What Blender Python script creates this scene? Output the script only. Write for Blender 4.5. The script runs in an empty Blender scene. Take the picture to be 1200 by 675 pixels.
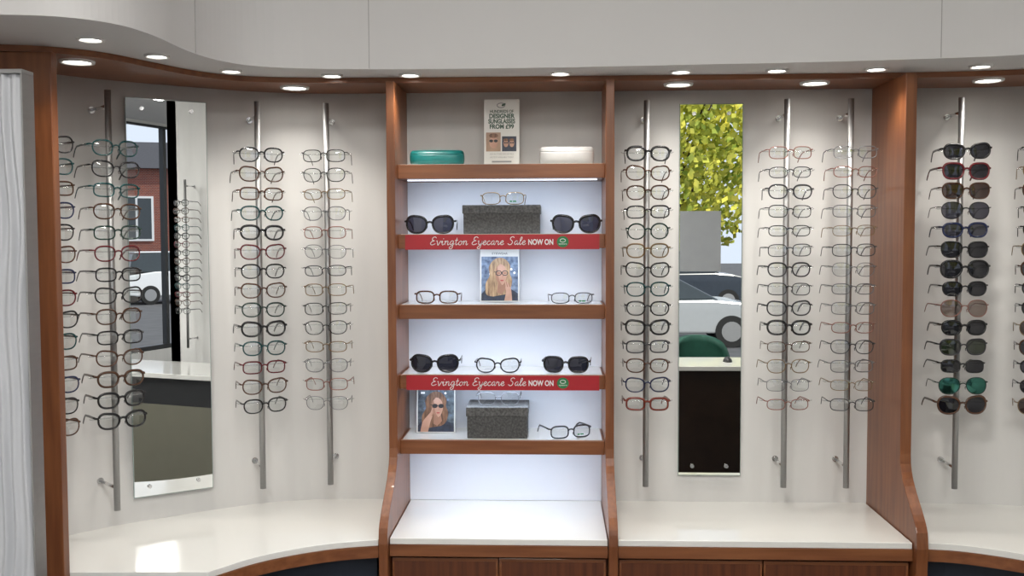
import bpy, bmesh, math, random
from mathutils import Vector, Matrix
random.seed(7)
S = bpy.context.scene
COL = S.collection
rad = math.radians

# ------------------------------------------------------------------ materials
MATS = {}
def mat(name, col=(0.8,0.8,0.8), rough=0.5, metal=0.0, var=0.0, scale=10.0, stretch=(1,1,1), bump=0.0,
        col2=None, emit=None, estr=0.0, coat=0.0, spec=0.5):
    if name in MATS: return MATS[name]
    m = bpy.data.materials.new(name); m.use_nodes = True
    nt = m.node_tree; b = nt.nodes["Principled BSDF"]
    b.inputs["Base Color"].default_value = (*col, 1)
    b.inputs["Roughness"].default_value = rough
    b.inputs["Metallic"].default_value = metal
    b.inputs["Specular IOR Level"].default_value = spec
    b.inputs["Coat Weight"].default_value = coat
    if emit:
        b.inputs["Emission Color"].default_value = (*emit, 1)
        b.inputs["Emission Strength"].default_value = estr
    if var > 0 or col2 or bump > 0:
        tc = nt.nodes.new("ShaderNodeTexCoord"); mp = nt.nodes.new("ShaderNodeMapping")
        mp.inputs["Scale"].default_value = stretch
        nz = nt.nodes.new("ShaderNodeTexNoise"); nz.inputs["Scale"].default_value = scale
        nz.inputs["Detail"].default_value = 5
        nt.links.new(tc.outputs["Object"], mp.inputs["Vector"]); nt.links.new(mp.outputs[0], nz.inputs["Vector"])
        if var > 0 or col2:
            rp = nt.nodes.new("ShaderNodeValToRGB")
            c2 = col2 if col2 else tuple(c*(1-var) for c in col)
            rp.color_ramp.elements[0].color = (*c2, 1); rp.color_ramp.elements[1].color = (*col, 1)
            rp.color_ramp.elements[0].position = 0.32; rp.color_ramp.elements[1].position = 0.68
            nt.links.new(nz.outputs["Fac"], rp.inputs["Fac"]); nt.links.new(rp.outputs["Color"], b.inputs["Base Color"])
        if bump > 0:
            bp = nt.nodes.new("ShaderNodeBump"); bp.inputs["Strength"].default_value = bump
            bp.inputs["Distance"].default_value = 0.002
            nt.links.new(nz.outputs["Fac"], bp.inputs["Height"]); nt.links.new(bp.outputs[0], b.inputs["Normal"])
    MATS[name] = m
    return m

def lensmat(name, tint, fac, rough=0.02, gcol=(1,1,1)):
    if name in MATS: return MATS[name]
    m = bpy.data.materials.new(name); m.use_nodes = True
    nt = m.node_tree; nt.nodes.clear()
    o = nt.nodes.new("ShaderNodeOutputMaterial"); mx = nt.nodes.new("ShaderNodeMixShader")
    t = nt.nodes.new("ShaderNodeBsdfTransparent"); g = nt.nodes.new("ShaderNodeBsdfGlossy")
    t.inputs[0].default_value = (*tint, 1); g.inputs["Color"].default_value = (*gcol, 1)
    g.inputs["Roughness"].default_value = rough; mx.inputs[0].default_value = fac
    nt.links.new(t.outputs[0], mx.inputs[1]); nt.links.new(g.outputs[0], mx.inputs[2])
    nt.links.new(mx.outputs[0], o.inputs[0]); MATS[name] = m
    return m

WOOD  = mat("cherry_wood_vertical", (0.26,0.092,0.032), 0.38, col2=(0.17,0.053,0.018), scale=6, stretch=(9,9,0.7), coat=0.15)
WOODH = mat("cherry_wood_horizontal", (0.265,0.098,0.036), 0.38, col2=(0.18,0.058,0.020), scale=6, stretch=(0.7,9,9), coat=0.15)
WOODD = mat("dark_cherry_veneer", (0.17,0.052,0.018), 0.4, col2=(0.08,0.023,0.009), scale=5, stretch=(12,12,0.5), coat=0.15)
WALL  = mat("painted_wall_panel", (0.68,0.675,0.655), 0.6, var=0.07, scale=4, stretch=(3,3,0.6), bump=0.05)
SOFF  = mat("white_painted_plaster", (0.68,0.67,0.66), 0.55, var=0.03, scale=3)
LAM   = mat("white_gloss_laminate", (0.86,0.86,0.82), 0.12, var=0.02, scale=3, coat=0.3)
BACKP = mat("white_back_panel", (0.76,0.79,0.85), 0.45, var=0.02, scale=3)
STEEL = mat("brushed_steel", (0.42,0.42,0.42), 0.48, metal=1.0, var=0.06, scale=20, stretch=(1,1,4))
CHROME= mat("chrome", (0.75,0.75,0.75), 0.22, metal=1.0, var=0.03)
MIRR  = mat("mirror_silver", (0.90,0.92,0.91), 0.0, metal=1.0)
MEDGE = mat("mirror_glass_edge", (0.35,0.42,0.40), 0.15, var=0.1)
NAVY  = mat("dark_navy_laminate", (0.018,0.024,0.038), 0.4, var=0.2)
FLOORM= mat("grey_carpet_tile", (0.10,0.10,0.11), 0.9, var=0.3, scale=80)
CEILM = mat("ceiling_paint", (0.75,0.74,0.72), 0.7, var=0.03)
LAMP  = mat("lamp_diffuser", (1,1,1), 0.4, emit=(1.0,0.95,0.88), estr=9.0)
RING  = mat("white_lamp_ring", (0.75,0.75,0.73), 0.3, var=0.03)
RED   = mat("red_printed_card", (0.46,0.018,0.028), 0.4, var=0.08, scale=5)
WHITEP= mat("white_print", (0.85,0.85,0.85), 0.5, var=0.01)
GREENP= mat("green_print", (0.02,0.22,0.07), 0.5, var=0.05)
BLACKP= mat("black_print", (0.02,0.02,0.022), 0.5, var=0.05)
GREYP = mat("grey_print", (0.25,0.25,0.25), 0.5, var=0.05)
CARD  = mat("cream_card", (0.66,0.65,0.61), 0.5, var=0.03)
BOXM  = mat("woven_grey_cloth", (0.17,0.17,0.165), 0.85, col2=(0.07,0.07,0.07), scale=160, bump=0.6)
BOXM2 = mat("woven_grey_cloth_body", (0.125,0.125,0.123), 0.85, col2=(0.055,0.055,0.055), scale=160, bump=0.6)
TEAL  = mat("teal_leatherette", (0.006,0.16,0.155), 0.35, var=0.15, scale=40, bump=0.2)
WCASE = mat("white_leatherette", (0.58,0.58,0.57), 0.35, var=0.06, scale=40, bump=0.2)
ACRY  = lensmat("clear_acrylic", (0.88,0.90,0.90), 0.22)
CLEAR = lensmat("clear_demo_lens", (0.90,0.92,0.92), 0.12)

FR = {
 'black':(0.012,0.012,0.014),'tortoise':(0.085,0.034,0.014),'brown':(0.11,0.045,0.022),'teal':(0.008,0.075,0.08),
 'darkred':(0.15,0.014,0.02),'red':(0.24,0.04,0.022),'navy':(0.015,0.025,0.09),'green':(0.012,0.045,0.033)}
def frame_mat(c):
    if c in FR: return mat("frame_acetate_"+c, FR[c], 0.2, var=0.45 if c!='black' else 0.1, scale=60, coat=0.2)
    mc = {'gold':(0.24,0.16,0.08),'silver':(0.20,0.20,0.21),'gunmetal':(0.06,0.06,0.065),'rose':(0.30,0.13,0.10)}[c]
    return mat("frame_metal_"+c, mc, 0.35, metal=0.6, var=0.05)
LENS = {
 'clear':CLEAR,
 'dark':lensmat("dark_sun_lens",(0.025,0.025,0.035),0.05),
 'grey':lensmat("grey_sun_lens",(0.07,0.07,0.10),0.06),
 'green':lensmat("green_sun_lens",(0.045,0.06,0.03),0.06),
 'brown':lensmat("brown_sun_lens",(0.06,0.03,0.022),0.06),
 'rose':lensmat("rose_sun_lens",(0.34,0.26,0.22),0.09),
 'mirror':lensmat("teal_mirror_lens",(0.02,0.06,0.05),0.28,0.08,(0.15,0.50,0.40)),
}

# ------------------------------------------------------------------ helpers
def setp(o, label=None, category=None, kind=None, group=None):
    if label: o["label"] = label
    if category: o["category"] = category
    if kind: o["kind"] = kind
    if group: o["group"] = group
    return o
def link(o, parent=None):
    COL.objects.link(o)
    if parent is not None: o.parent = parent
    return o
def empty(name, loc=(0,0,0), **k):
    o = bpy.data.objects.new(name, None); o.empty_display_size = 0.05; o.location = loc
    link(o); setp(o, **k); return o
def finish(bm, name, mats, parent=None, loc=(0,0,0), smooth=False, bevel=0, **k):
    me = bpy.data.meshes.new(name)
    bmesh.ops.recalc_face_normals(bm, faces=bm.faces[:])
    if smooth:
        for f in bm.faces: f.smooth = True
    bm.to_mesh(me); bm.free()
    for m in (mats if isinstance(mats,(list,tuple)) else [mats]): me.materials.append(m)
    o = bpy.data.objects.new(name, me); o.location = loc
    link(o, parent); setp(o, **k)
    if bevel:
        b = o.modifiers.new("b",'BEVEL'); b.width = bevel; b.segments = 2; b.limit_method = 'ANGLE'
    return o
def add_box(bm, x0,x1,y0,y1,z0,z1, mi=0):
    vs = [bm.verts.new(p) for p in ((x0,y0,z0),(x1,y0,z0),(x1,y1,z0),(x0,y1,z0),(x0,y0,z1),(x1,y0,z1),(x1,y1,z1),(x0,y1,z1))]
    for f in ((0,3,2,1),(4,5,6,7),(0,1,5,4),(1,2,6,5),(2,3,7,6),(3,0,4,7)):
        fc = bm.faces.new([vs[i] for i in f]); fc.material_index = mi
def box(name, x0,x1,y0,y1,z0,z1, m, parent=None, bevel=0, **k):
    """absolute world coords; parent is an unrotated empty"""
    c = Vector(((x0+x1)/2,(y0+y1)/2,z0)); bm = bmesh.new()
    add_box(bm, x0-c.x,x1-c.x,y0-c.y,y1-c.y,0,z1-z0)
    loc = c - (parent.location if parent else Vector((0,0,0)))
    return finish(bm, name, m, parent, loc, bevel=bevel, **k)
def add_prism(bm, loop, z0, z1, mi=0):
    a = [bm.verts.new((x,y,z0)) for x,y in loop]; b = [bm.verts.new((x,y,z1)) for x,y in loop]
    n = len(loop)
    bm.faces.new(a).material_index = mi; bm.faces.new(b[::-1]).material_index = mi
    for i in range(n):
        bm.faces.new((a[i],b[i],b[(i+1)%n],a[(i+1)%n])).material_index = mi
def add_cyl(bm, p, q, r, seg=16, mi=0, r2=None):
    p=Vector(p); q=Vector(q); d=(q-p).normalized()
    u = d.orthogonal().normalized(); v = d.cross(u); r2 = r if r2 is None else r2
    A=[bm.verts.new(p+(u*math.cos(t)+v*math.sin(t))*r) for t in [2*math.pi*i/seg for i in range(seg)]]
    B=[bm.verts.new(q+(u*math.cos(t)+v*math.sin(t))*r2) for t in [2*math.pi*i/seg for i in range(seg)]]
    bm.faces.new(A).material_index=mi; bm.faces.new(B[::-1]).material_index=mi
    for i in range(seg):
        f=bm.faces.new((A[i],B[i],B[(i+1)%seg],A[(i+1)%seg])); f.material_index=mi; f.smooth=True
def add_tube(bm, pts, ra, rb, closed=False, seg=6, up=Vector((0,1,0))):
    """sweep an ellipse; rb along 'up' direction, ra across"""
    pts=[Vector(p) for p in pts]; n=len(pts); rings=[]
    for i,p in enumerate(pts):
        a = pts[(i-1)%n] if (closed or i>0) else p
        b = pts[(i+1)%n] if (closed or i<n-1) else p
        t=(b-a).normalized(); w=(up - t*up.dot(t)).normalized(); s=t.cross(w)
        rings.append([bm.verts.new(p+s*ra*math.cos(q)+w*rb*math.sin(q)) for q in [2*math.pi*j/seg for j in range(seg)]])
    m = n if closed else n-1
    for i in range(m):
        A=rings[i];B=rings[(i+1)%n]
        for j in range(seg):
            f=bm.faces.new((A[j],A[(j+1)%seg],B[(j+1)%seg],B[j])); f.smooth=True
    if not closed:
        bm.faces.new(rings[0][::-1]); bm.faces.new(rings[-1])
def chaikin(pts, it=3):
    for _ in range(it):
        out=[pts[0]]
        for a,b in zip(pts,pts[1:]):
            out.append((a[0]*.75+b[0]*.25,a[1]*.75+b[1]*.25)); out.append((a[0]*.25+b[0]*.75,a[1]*.25+b[1]*.75))
        out.append(pts[-1]); pts=out
    return pts
def polyz(bm, pts, y, mi=0):
    f = bm.faces.new([bm.verts.new((x,y,z)) for x,z in pts]); f.material_index = mi
def ellipse(cx,cz,rx,rz,n=24,rot=0):
    out=[]
    for i in range(n):
        t=2*math.pi*i/n; x=rx*math.cos(t); z=rz*math.sin(t)
        out.append((cx+x*math.cos(rot)-z*math.sin(rot), cz+x*math.sin(rot)+z*math.cos(rot)))
    return out
def smooth_line(pts, sub=6):
    if len(pts)<3: return pts
    P=[pts[0]]+list(pts)+[pts[-1]]; out=[]
    for i in range(1,len(P)-2):
        p0,p1,p2,p3=P[i-1],P[i],P[i+1],P[i+2]
        for s in range(sub):
            t=s/sub
            out.append(tuple(0.5*((2*p1[k])+(-p0[k]+p2[k])*t+(2*p0[k]-5*p1[k]+4*p2[k]-p3[k])*t*t+(-p0[k]+3*p1[k]-3*p2[k]+p3[k])*t**3) for k in (0,1)))
    out.append(pts[-1]); return out
def ribbon(bm, pts, w, y, mi=0, closed=False):
    n=len(pts); L=[];Rr=[]
    for i,p in enumerate(pts):
        a=pts[(i-1)%n] if closed or i>0 else p; b=pts[(i+1)%n] if closed or i<n-1 else p
        dx,dz=b[0]-a[0],b[1]-a[1]; l=math.hypot(dx,dz) or 1
        nx,nz=-dz/l*w/2,dx/l*w/2
        L.append(bm.verts.new((p[0]+nx,y,p[1]+nz))); Rr.append(bm.verts.new((p[0]-nx,y,p[1]-nz)))
    for i in range(n if closed else n-1):
        j=(i+1)%n
        bm.faces.new((L[i],Rr[i],Rr[j],L[j])).material_index=mi
def text_into(bm, body, size, x, z, y, mi=0, width=None, align='CENTER', bold=0.0, space=1.0):
    cu=bpy.data.curves.new("t",'FONT'); cu.body=body; cu.size=size; cu.align_x=align; cu.offset=bold; cu.space_character=space
    ob=bpy.data.objects.new("t",cu); COL.objects.link(ob)
    dg=bpy.context.evaluated_depsgraph_get(); me=bpy.data.meshes.new_from_object(ob.evaluated_get(dg))
    bpy.data.objects.remove(ob); bpy.data.curves.remove(cu)
    xs=[v.co.x for v in me.vertices]
    k = width/(max(xs)-min(xs)) if width else 1.0
    vs=[bm.verts.new((x+v.co.x*k,y,z+v.co.y)) for v in me.vertices]
    for p in me.polygons:
        try:
            f=bm.faces.new([vs[i] for i in p.vertices]); f.material_index=mi
        except ValueError: pass
    bpy.data.meshes.remove(me)

# ------------------------------------------------------------------ wall line
WP = [(-1.65,-6),(-1.65,-3),(-1.65,-1.4),(-1.62,-.95),(-1.55,-.69),(-1.44,-.5),(-1.33,-.36),(-1.25,-.285),(-1.07,-.15),
      (-.95,-.07),(-.83,-.02),(-.7,0),(-.53,0),(0,0),(.98,0),(1.3,0),(1.45,-.02),(1.6,-.07),(1.9,-.28),(2.1,-.65),(2.2,-1.2),(2.2,-2.0),(2.2,-3.07)]
W = chaikin(WP,3)
def wall_at(x):
    for a,b in zip(W,W[1:]):
        if a[0] <= x <= b[0] and b[0]>a[0]:
            t=(x-a[0])/(b[0]-a[0]); p=Vector((x,a[1]+t*(b[1]-a[1]),0))
            tg=Vector((b[0]-a[0],b[1]-a[1],0)).normalized()
            return p,tg,Vector((tg.y,-tg.x,0))
def sub_wall(x0,x1):
    p0=wall_at(x0)[0]; p1=wall_at(x1)[0]
    return [(p0.x,p0.y)]+[p for p in W if x0<p[0]<x1 and p[1]>-1.3]+[(p1.x,p1.y)]
CH=2.9
def normals(P):
    out=[]
    for i in range(len(P)):
        a=P[max(i-1,0)];b=P[min(i+1,len(P)-1)]
        t=Vector((b[0]-a[0],b[1]-a[1])).normalized(); out.append((t.y,-t.x))
    return out
Wn=normals(W)
outer=[(p[0]-n[0]*.08,p[1]-n[1]*.08) for p,n in zip(W,Wn)]
def wall_piece(name,i0,i1):
    bm=bmesh.new()
    for i in range(i0,i1):
        q=[W[i],W[i+1],outer[i+1],outer[i]]
        a=[bm.verts.new((x,y,0)) for x,y in q]; b=[bm.verts.new((x,y,CH)) for x,y in q]
        bm.faces.new((a[0],a[1],b[1],b[0])).smooth=True; bm.faces.new((a[2],a[3],b[3],b[2]))
        bm.faces.new((b[0],b[1],b[2],b[3]))
    bmesh.ops.remove_doubles(bm,verts=bm.verts[:],dist=1e-5)
    finish(bm,name,WALL,kind="structure")
ia=next(i for i,p in enumerate(W) if abs(p[1])<1e-6 and p[0]>-.66)
ib=max(i for i,p in enumerate(W) if abs(p[1])<1e-6 and p[0]<1.3)
wall_piece("wall_left",0,ia); wall_piece("wall_back",ia,ib); wall_piece("wall_right",ib,len(W)-1)
box("wall_return",2.2,8.0,-3.07,-2.99,0,CH,WALL,kind="structure")
box("wall_side",8.0,8.1,-6.1,-2.99,0,CH,WALL,kind="structure")
box("floor",-1.75,8.1,-6.1,0.1,-0.05,0,FLOORM,kind="structure")
box("ceiling",-1.85,8.2,-6.2,0.2,CH,CH+0.1,CEILM,kind="structure")
bm=bmesh.new()
add_box(bm,-1.75,0.3,-6.1,-6.0,0,CH); add_box(bm,0.3,8.0,-6.1,-6.0,2.87,CH); add_box(bm,0.3,8.0,-6.1,-6.0,0,0.35)
finish(bm,"wall_front",WALL,kind="structure")
DKF=mat("dark_window_frame",(0.03,0.032,0.035),0.4,var=0.1)
bm=bmesh.new()
for x in (0.3,1.72,3.3,4.6,5.6,7.95): add_box(bm,x,x+0.05,-6.08,-6.02,0.35,2.87)
add_box(bm,0.3,8.0,-6.085,-6.015,0.35,0.40); add_box(bm,0.3,8.0,-6.085,-6.015,2.85,2.87)
finish(bm,"window_1",DKF,kind="structure")

# ------------------------------------------------------------------ bulkhead, top board
SE = [(-1.65,-1.10),(-1.4,-1.09),(-1.18,-1.08),(-1.05,-1.06),(-.955,-.98),(-.925,-.84),(-.925,-.68),(-.90,-.53),(-.82,-.41),(-.6,-.355),(-.118,-.343),
      (.355,-.37),(.815,-.40),(1.244,-.459),(1.5,-.60),(1.7,-.85),(1.85,-1.2),(2.1,-1.5),(2.192,-1.56)]
SEs = chaikin(SE,3)
bm=bmesh.new()
i0=min(range(len(W)),key=lambda i:abs(W[i][1]+1.10)+(0 if W[i][0]<0 else 9))
wl=[p for p in W[i0+1:]]
loop=SEs+[p for p in reversed(wl) if p[1]>-1.54]
add_prism(bm,loop,2.072,CH-0.001)
finish(bm,"wall_soffit",SOFF,kind="structure")
GRV=mat("seam_joint_grey",(0.38,0.37,0.36),0.6,var=0.05)
def on_edge(x):
    for a,b in zip(SEs,SEs[1:]):
        if a[0]<=x<=b[0]:
            t=(x-a[0])/(b[0]-a[0]); return (x,a[1]+t*(b[1]-a[1])),Vector((b[0]-a[0],b[1]-a[1])).normalized()
for n,x in enumerate((-.914,-.515,1.03)):  # thin grey strips mark the fascia panel seams
    (px,py),t=on_edge(x); nn=Vector((t.y,-t.x)); w=.001
    q=[(px-t.x*w,py-t.y*w),(px+t.x*w,py+t.y*w),(px+t.x*w+nn.x*.001,py+t.y*w+nn.y*.001),(px-t.x*w+nn.x*.001,py-t.y*w+nn.y*.001)]
    bm=bmesh.new(); add_prism(bm,q,2.074,CH-.01)
    finish(bm,"trim_%d"%(n+1),GRV,kind="structure")
BE=[(-1.60,-.80),(-1.38,-.775),(-1.25,-.75),(-1.134,-.66),(-1.078,-.52),(-.99,-.32),(-.85,-.235),(-.504,-.205),(.178,-.207),(1.02,-.2),(1.346,-.236),(1.6,-.34),(1.75,-.5)]
BEs=chaikin(BE,3)
bm=bmesh.new()
loop=BEs+[(1.98,-.42)]+[p for p in reversed(W) if -1.58<p[0]<1.97 and p[1]>-.79]
add_prism(bm,loop,2.056,2.0715)
finish(bm,"top_board",WOODH,category="canopy board",label="curved cherry wood board above the wall displays")

# ------------------------------------------------------------------ downlights
def downlight(x,y,z,r,e):
    o=empty("downlight",(x,y,z),category="downlight",group="recessed ceiling downlights",
            label="round recessed ceiling downlight, lit, white ring" if z>2.06 else "larger round downlight set in the wood board, lit")
    bm=bmesh.new(); n=28; rr=[(r*.78,-.001),(r*.8,-.006),(r*.97,-.006),(r,0.0)]
    rings=[[bm.verts.new((a*math.cos(2*math.pi*i/n),a*math.sin(2*math.pi*i/n),b)) for i in range(n)] for a,b in rr]
    for A,B in zip(rings,rings[1:]):
        for i in range(n): bm.faces.new((A[i],A[(i+1)%n],B[(i+1)%n],B[i])).smooth=True
    finish(bm,"trim_ring",RING,o)
    bm=bmesh.new(); bm.faces.new([bm.verts.new((r*.79*math.cos(2*math.pi*i/n),r*.79*math.sin(2*math.pi*i/n),-.002)) for i in range(n)])
    finish(bm,"lamp_glass",LAMP,o)
    li=bpy.data.lights.new("bulb",'SPOT'); li.energy=e; li.spot_size=rad(120); li.spot_blend=1.0; li.shadow_soft_size=r*.7; li.color=(1.0,.95,.88)
    lo=bpy.data.objects.new("bulb",li); lo.location=(0,0,-.012); link(lo,o)
for x,y in ((-1.09,-.82),(-1.02,-.60),(-.905,-.36),(-.64,-.265),(-.413,-.262),(.02,-.262),(.363,-.27),(.632,-.275),(.908,-.28),(1.184,-.31),(1.5,-.45)):
    downlight(x,y,2.072,.032,5.2)
for x,y in ((-1.22,-.62),(-.78,-.15),(.372,-.14),(.773,-.14),(1.269,-.16)):
    downlight(x,y,2.056,.044,2.4)
for x,y in ((-.2,-2.6),(.7,-3.7),(-.2,-4.9),(3.6,-4.3),(6,-4.5)):  # unseen ceiling panels, added to fill the room with light
    o=empty("added_fill_panel",(x,y,CH),category="fill light",group="added fill panels",label="square ceiling panel added as unseen fill light")
    bm=bmesh.new(); add_box(bm,-.32,.32,-.32,.32,-.02,-.001); finish(bm,"fill_panel_frame",RING,o)
    bm=bmesh.new(); add_box(bm,-.29,.29,-.29,.29,-.024,-.0205); finish(bm,"fill_diffuser",LAMP,o)
    li=bpy.data.lights.new("fill_bulb",'AREA'); li.shape='SQUARE'; li.size=.58; li.energy=29; li.color=(1,.975,.95)
    lo=bpy.data.objects.new("fill_bulb",li); lo.location=(0,0,-.03); link(lo,o)

# ------------------------------------------------------------------ worktops and bases
def worktop(name, back, front, lab):
    o=empty(name,(0,0,.73),category="worktop",label=lab)
    loop=front+back[::-1]
    bm=bmesh.new(); add_prism(bm,loop,.012,.03); finish(bm,"top_surface",LAM,o,bevel=.002)
    nf=normals(front)
    edge=[(p[0]-n[0]*.012,p[1]-n[1]*.012) for p,n in zip(front,nf)]
    bm=bmesh.new(); add_prism(bm,[(p[0]+n[0]*.004,p[1]+n[1]*.004) for p,n in zip(front,nf)]+edge[::-1],-.02,.0115); finish(bm,"edge_trim",WOODH,o)
    return o
FY=-.415
LF=chaikin([(-1.0,-.90),(-.93,-.80),(-.86,-.69),(-.776,-.57),(-.623,-.465),(-.49,-.43)],3)
worktop("worktop",sub_wall(-1.56,-.489)[0:],[p for p in LF if p[1]>-.72],"glossy white curved worktop with cherry wood edge")
RF=chaikin([(1.018,FY),(1.10,-.425),(1.226,-.49),(1.42,-.64),(1.6,-.85)],3)
worktop("worktop",sub_wall(1.018,1.9),RF,"glossy white curved worktop beside the wood partition")
worktop("worktop",[(-.460,-.0005),(.149,-.0005)],[(-.460,FY),(.149,FY)],"straight glossy white worktop under the shelving bay")
worktop("worktop",[(.178,-.0005),(.982,-.0005)],[(.178,FY),(.982,FY)],"straight glossy white worktop under the mirror bay")
LFf=[p for p in LF if p[1]>-.72]; nb=normals(LFf)
lb=[(p[0]-n[0]*.05,p[1]-n[1]*.05) for p,n in zip(LFf,nb)]
lb=[p for p in lb if p[0]<-.49]
bm=bmesh.new(); add_prism(bm,lb+[(-.49,-.005)]+[p for p in reversed(sub_wall(-1.54,-.489)) if p[0]<-.5],0,.709)
finish(bm,"counter_base",NAVY,category="counter base",label="dark navy curved base under the white worktop")
nr=normals(RF); rb=[(p[0]-n[0]*.05,p[1]-n[1]*.05) for p,n in zip(RF,nr)]; rb=[p for p in rb if p[0]>1.018]
bm=bmesh.new(); add_prism(bm,[(1.018,rb[0][1])]+rb+[p for p in reversed(sub_wall(1.018,1.85))],0,.709)
finish(bm,"counter_base",NAVY,category="counter base",label="dark navy curved base beside the wood partition")
def cabinet(x0,x1,lab):
    o=empty("base_cabinet",((x0+x1)/2,-.2,0),category="cabinet",label=lab)
    box("body",x0,x1,FY+.035,-.005,.08,.709,WOODD,o)
    box("plinth",x0,x1,-.35,-.02,0,.08,NAVY,o)
    mid=(x0+x1)/2
    for a,b in ((x0+.004,mid-.002),(mid+.002,x1-.004)):
        d=empty("door",(0,0,0)); d.parent=o; d.location=Vector(((a+b)/2,FY+.035,.1))-o.location
        w=(b-a)/2
        bm=bmesh.new()
        add_box(bm,-w,w,-.02,-.001,.590,.60); add_box(bm,-w,w,-.02,-.001,0,.03)
        add_box(bm,-w,-w+.006,-.02,-.001,.03,.590); add_box(bm,w-.006,w,-.02,-.001,.03,.590)
        finish(bm,"door_frame",WOODH,d,bevel=.001)
        bm=bmesh.new(); add_box(bm,-w+.006,w-.006,-.018,-.001,.03,.590)
        finish(bm,"door_panel",WOODD,d)
        bm=bmesh.new(); kx=(w-.06 if a<mid-.01 else -w+.06); add_cyl(bm,(kx,-.02,.45),(kx,-.042,.45),.011)
        finish(bm,"knob",STEEL,d)
cabinet(-.460,.149,"cherry wood two-door cabinet under the shelving bay")
cabinet(.178,.982,"cherry wood two-door cabinet under the mirror bay")

# ------------------------------------------------------------------ uprights / shelving unit
def upright_mesh(bm,x0,x1,d_top,d_bot=.44):
    prof=[(0,0),(0,2.055),(-d_top,2.055),(-d_top,.98)]
    n=12
    for i in range(1,n+1):
        t=i/n; s=t*t*(3-2*t)
        prof.append((-(d_top+(d_bot-d_top)*s), .98-.20*t**0.8 ))
    prof.append((-d_bot-.004,.75)); prof.append((-d_bot,.71)); prof.append((-d_bot,0))
    a=[bm.verts.new((x0,y,z)) for y,z in prof]; b=[bm.verts.new((x1,y,z)) for y,z in prof]
    bm.faces.new(a); bm.faces.new(b[::-1]); m=len(prof)
    for i in range(m): bm.faces.new((a[i],b[i],b[(i+1)%m],a[(i+1)%m]))
unit=empty("shelving_unit",(-.155,-.1,0),category="shelving unit",label="cherry wood shelving bay with white back and five shelves")
for x0,x1 in ((-.487,-.462),(.151,.176)):
    bm=bmesh.new(); upright_mesh(bm,x0+.155,x1+.155,.25)
    for v in bm.verts: v.co.y+=.0995
    finish(bm,"upright",WOOD,unit,bevel=.002)
box("back_panel",-.4615,.1505,-.006,-.0005,.761,1.775,BACKP,unit)
SH=[1.817,1.610,1.400,1.190,.993]
LEDM=mat("led_strip_glow",(1,1,1),.4,emit=(.80,.88,1.0),estr=2)
for z in SH:
    box("shelf",-.4618,.1508,-.2,-.0065,z-.042,z,WOODH,unit,bevel=.0015)
    box("shelf_inlay",-.455,.144,-.19,-.0068,z+.0002,z+.0012,LAM,unit,label="thin white laminate inlay")
    box("led_strip",-.44,.13,-.150,-.143,z-.0455,z-.0425,LEDM,unit,label="cool white strip light")
    li=bpy.data.lights.new("strip_bulb",'AREA'); li.shape='RECTANGLE'; li.size=.56; li.size_y=.02; li.energy=.66; li.color=(.68,.81,1.0)
    lo=bpy.data.objects.new("strip_bulb",li); lo.location=Vector((-.155,-.165,z-.05))-unit.location; lo.rotation_euler=(rad(18),0,0); link(lo,unit)
bm=bmesh.new(); upright_mesh(bm,-.0155,.0155,.30,.44)
finish(bm,"partition_panel",WOOD,loc=(1.0,-.0005,0),bevel=.002,category="partition",label="tall cherry wood partition with flared foot")
bm=bmesh.new(); add_box(bm,-.20,.20,-.015,.015,0,2.055)
finish(bm,"partition_panel",WOOD,loc=(-1.418,-.745,0),bevel=.002,category="partition",label="tall cherry wood end panel beside the wavy screen")
WAVE=mat("white_ribbed_screen",(0.56,0.575,0.60),0.38,var=0.05,scale=3)
bm=bmesh.new(); nx,nz=260,110; g=[]
for j in range(nz+1):
    row=[]
    for i in range(nx+1):
        x=-.22+.44*i/nx; z=1.955*j/nz
        ph=x*260+1.8*math.sin(z*4.2)+3.4*math.sin(z*1.7+1)+1.5*math.sin(z*9+x*12)+.8*math.sin(z*17+2)
        s_=math.sin(ph); amp=.0058*(1+.5*math.sin(x*90+z*6))
        row.append(bm.verts.new((x,-.015-amp*(abs(s_)**.7*math.copysign(1,s_)),z)))
    g.append(row)
for j in range(nz):
    for i in range(nx): bm.faces.new((g[j][i],g[j][i+1],g[j+1][i+1],g[j+1][i])).smooth=True
add_box(bm,-.22,.22,-.006,.02,0,1.955)
o=finish(bm,"decorative_screen",WAVE,loc=(-1.360,-1.02,0),category="screen",label="white screen with wavy vertical ripples beside the wood panel")
bm=bmesh.new(); add_box(bm,-.222,.224,-.026,.022,1.9555,1.964); add_box(bm,.2205,.224,-.026,.022,0,1.955)
finish(bm,"metal_edging",STEEL,o)

# ------------------------------------------------------------------ mirrors
def mirror(c,rz,w,h,lab):
    o=empty("wall_mirror",c,category="mirror",label=lab); o.rotation_euler=(0,0,rz)
    bm=bmesh.new(); add_box(bm,-w/2,w/2,-.010,-.004,0,h); finish(bm,"glass_edge",MEDGE,o)
    bm=bmesh.new(); polyz(bm,[(-w/2+.002,.002),(w/2-.002,.002),(w/2-.002,h-.002),(-w/2+.002,h-.002)],-.0103)
    finish(bm,"mirror_face",MIRR,o)
    for sx in (-1,1):
        for z in (.03,h-.03):
            bm=bmesh.new(); add_cyl(bm,(sx*(w/2-.045),-.0104,z),(sx*(w/2-.045),-.015,z),.006)
            finish(bm,"screw_cap",CHROME,o)
            bm=bmesh.new(); add_cyl(bm,(sx*(w/2-.045),-.0041,z),(sx*(w/2-.045),.000,z),.006)
            finish(bm,"spacer",CHROME,o)
mirror((.4905,-.001,.846),0,.197,1.167,"tall narrow frameless wall mirror between eyewear rods")
p0=Vector((-1.243,-.277)); p1=Vector((-1.065,-.15))
mc=(p0+p1)/2; mt=(p1-p0).normalized(); nn=Vector((mt.y,-mt.x))
mc=mc+nn*.010
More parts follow.
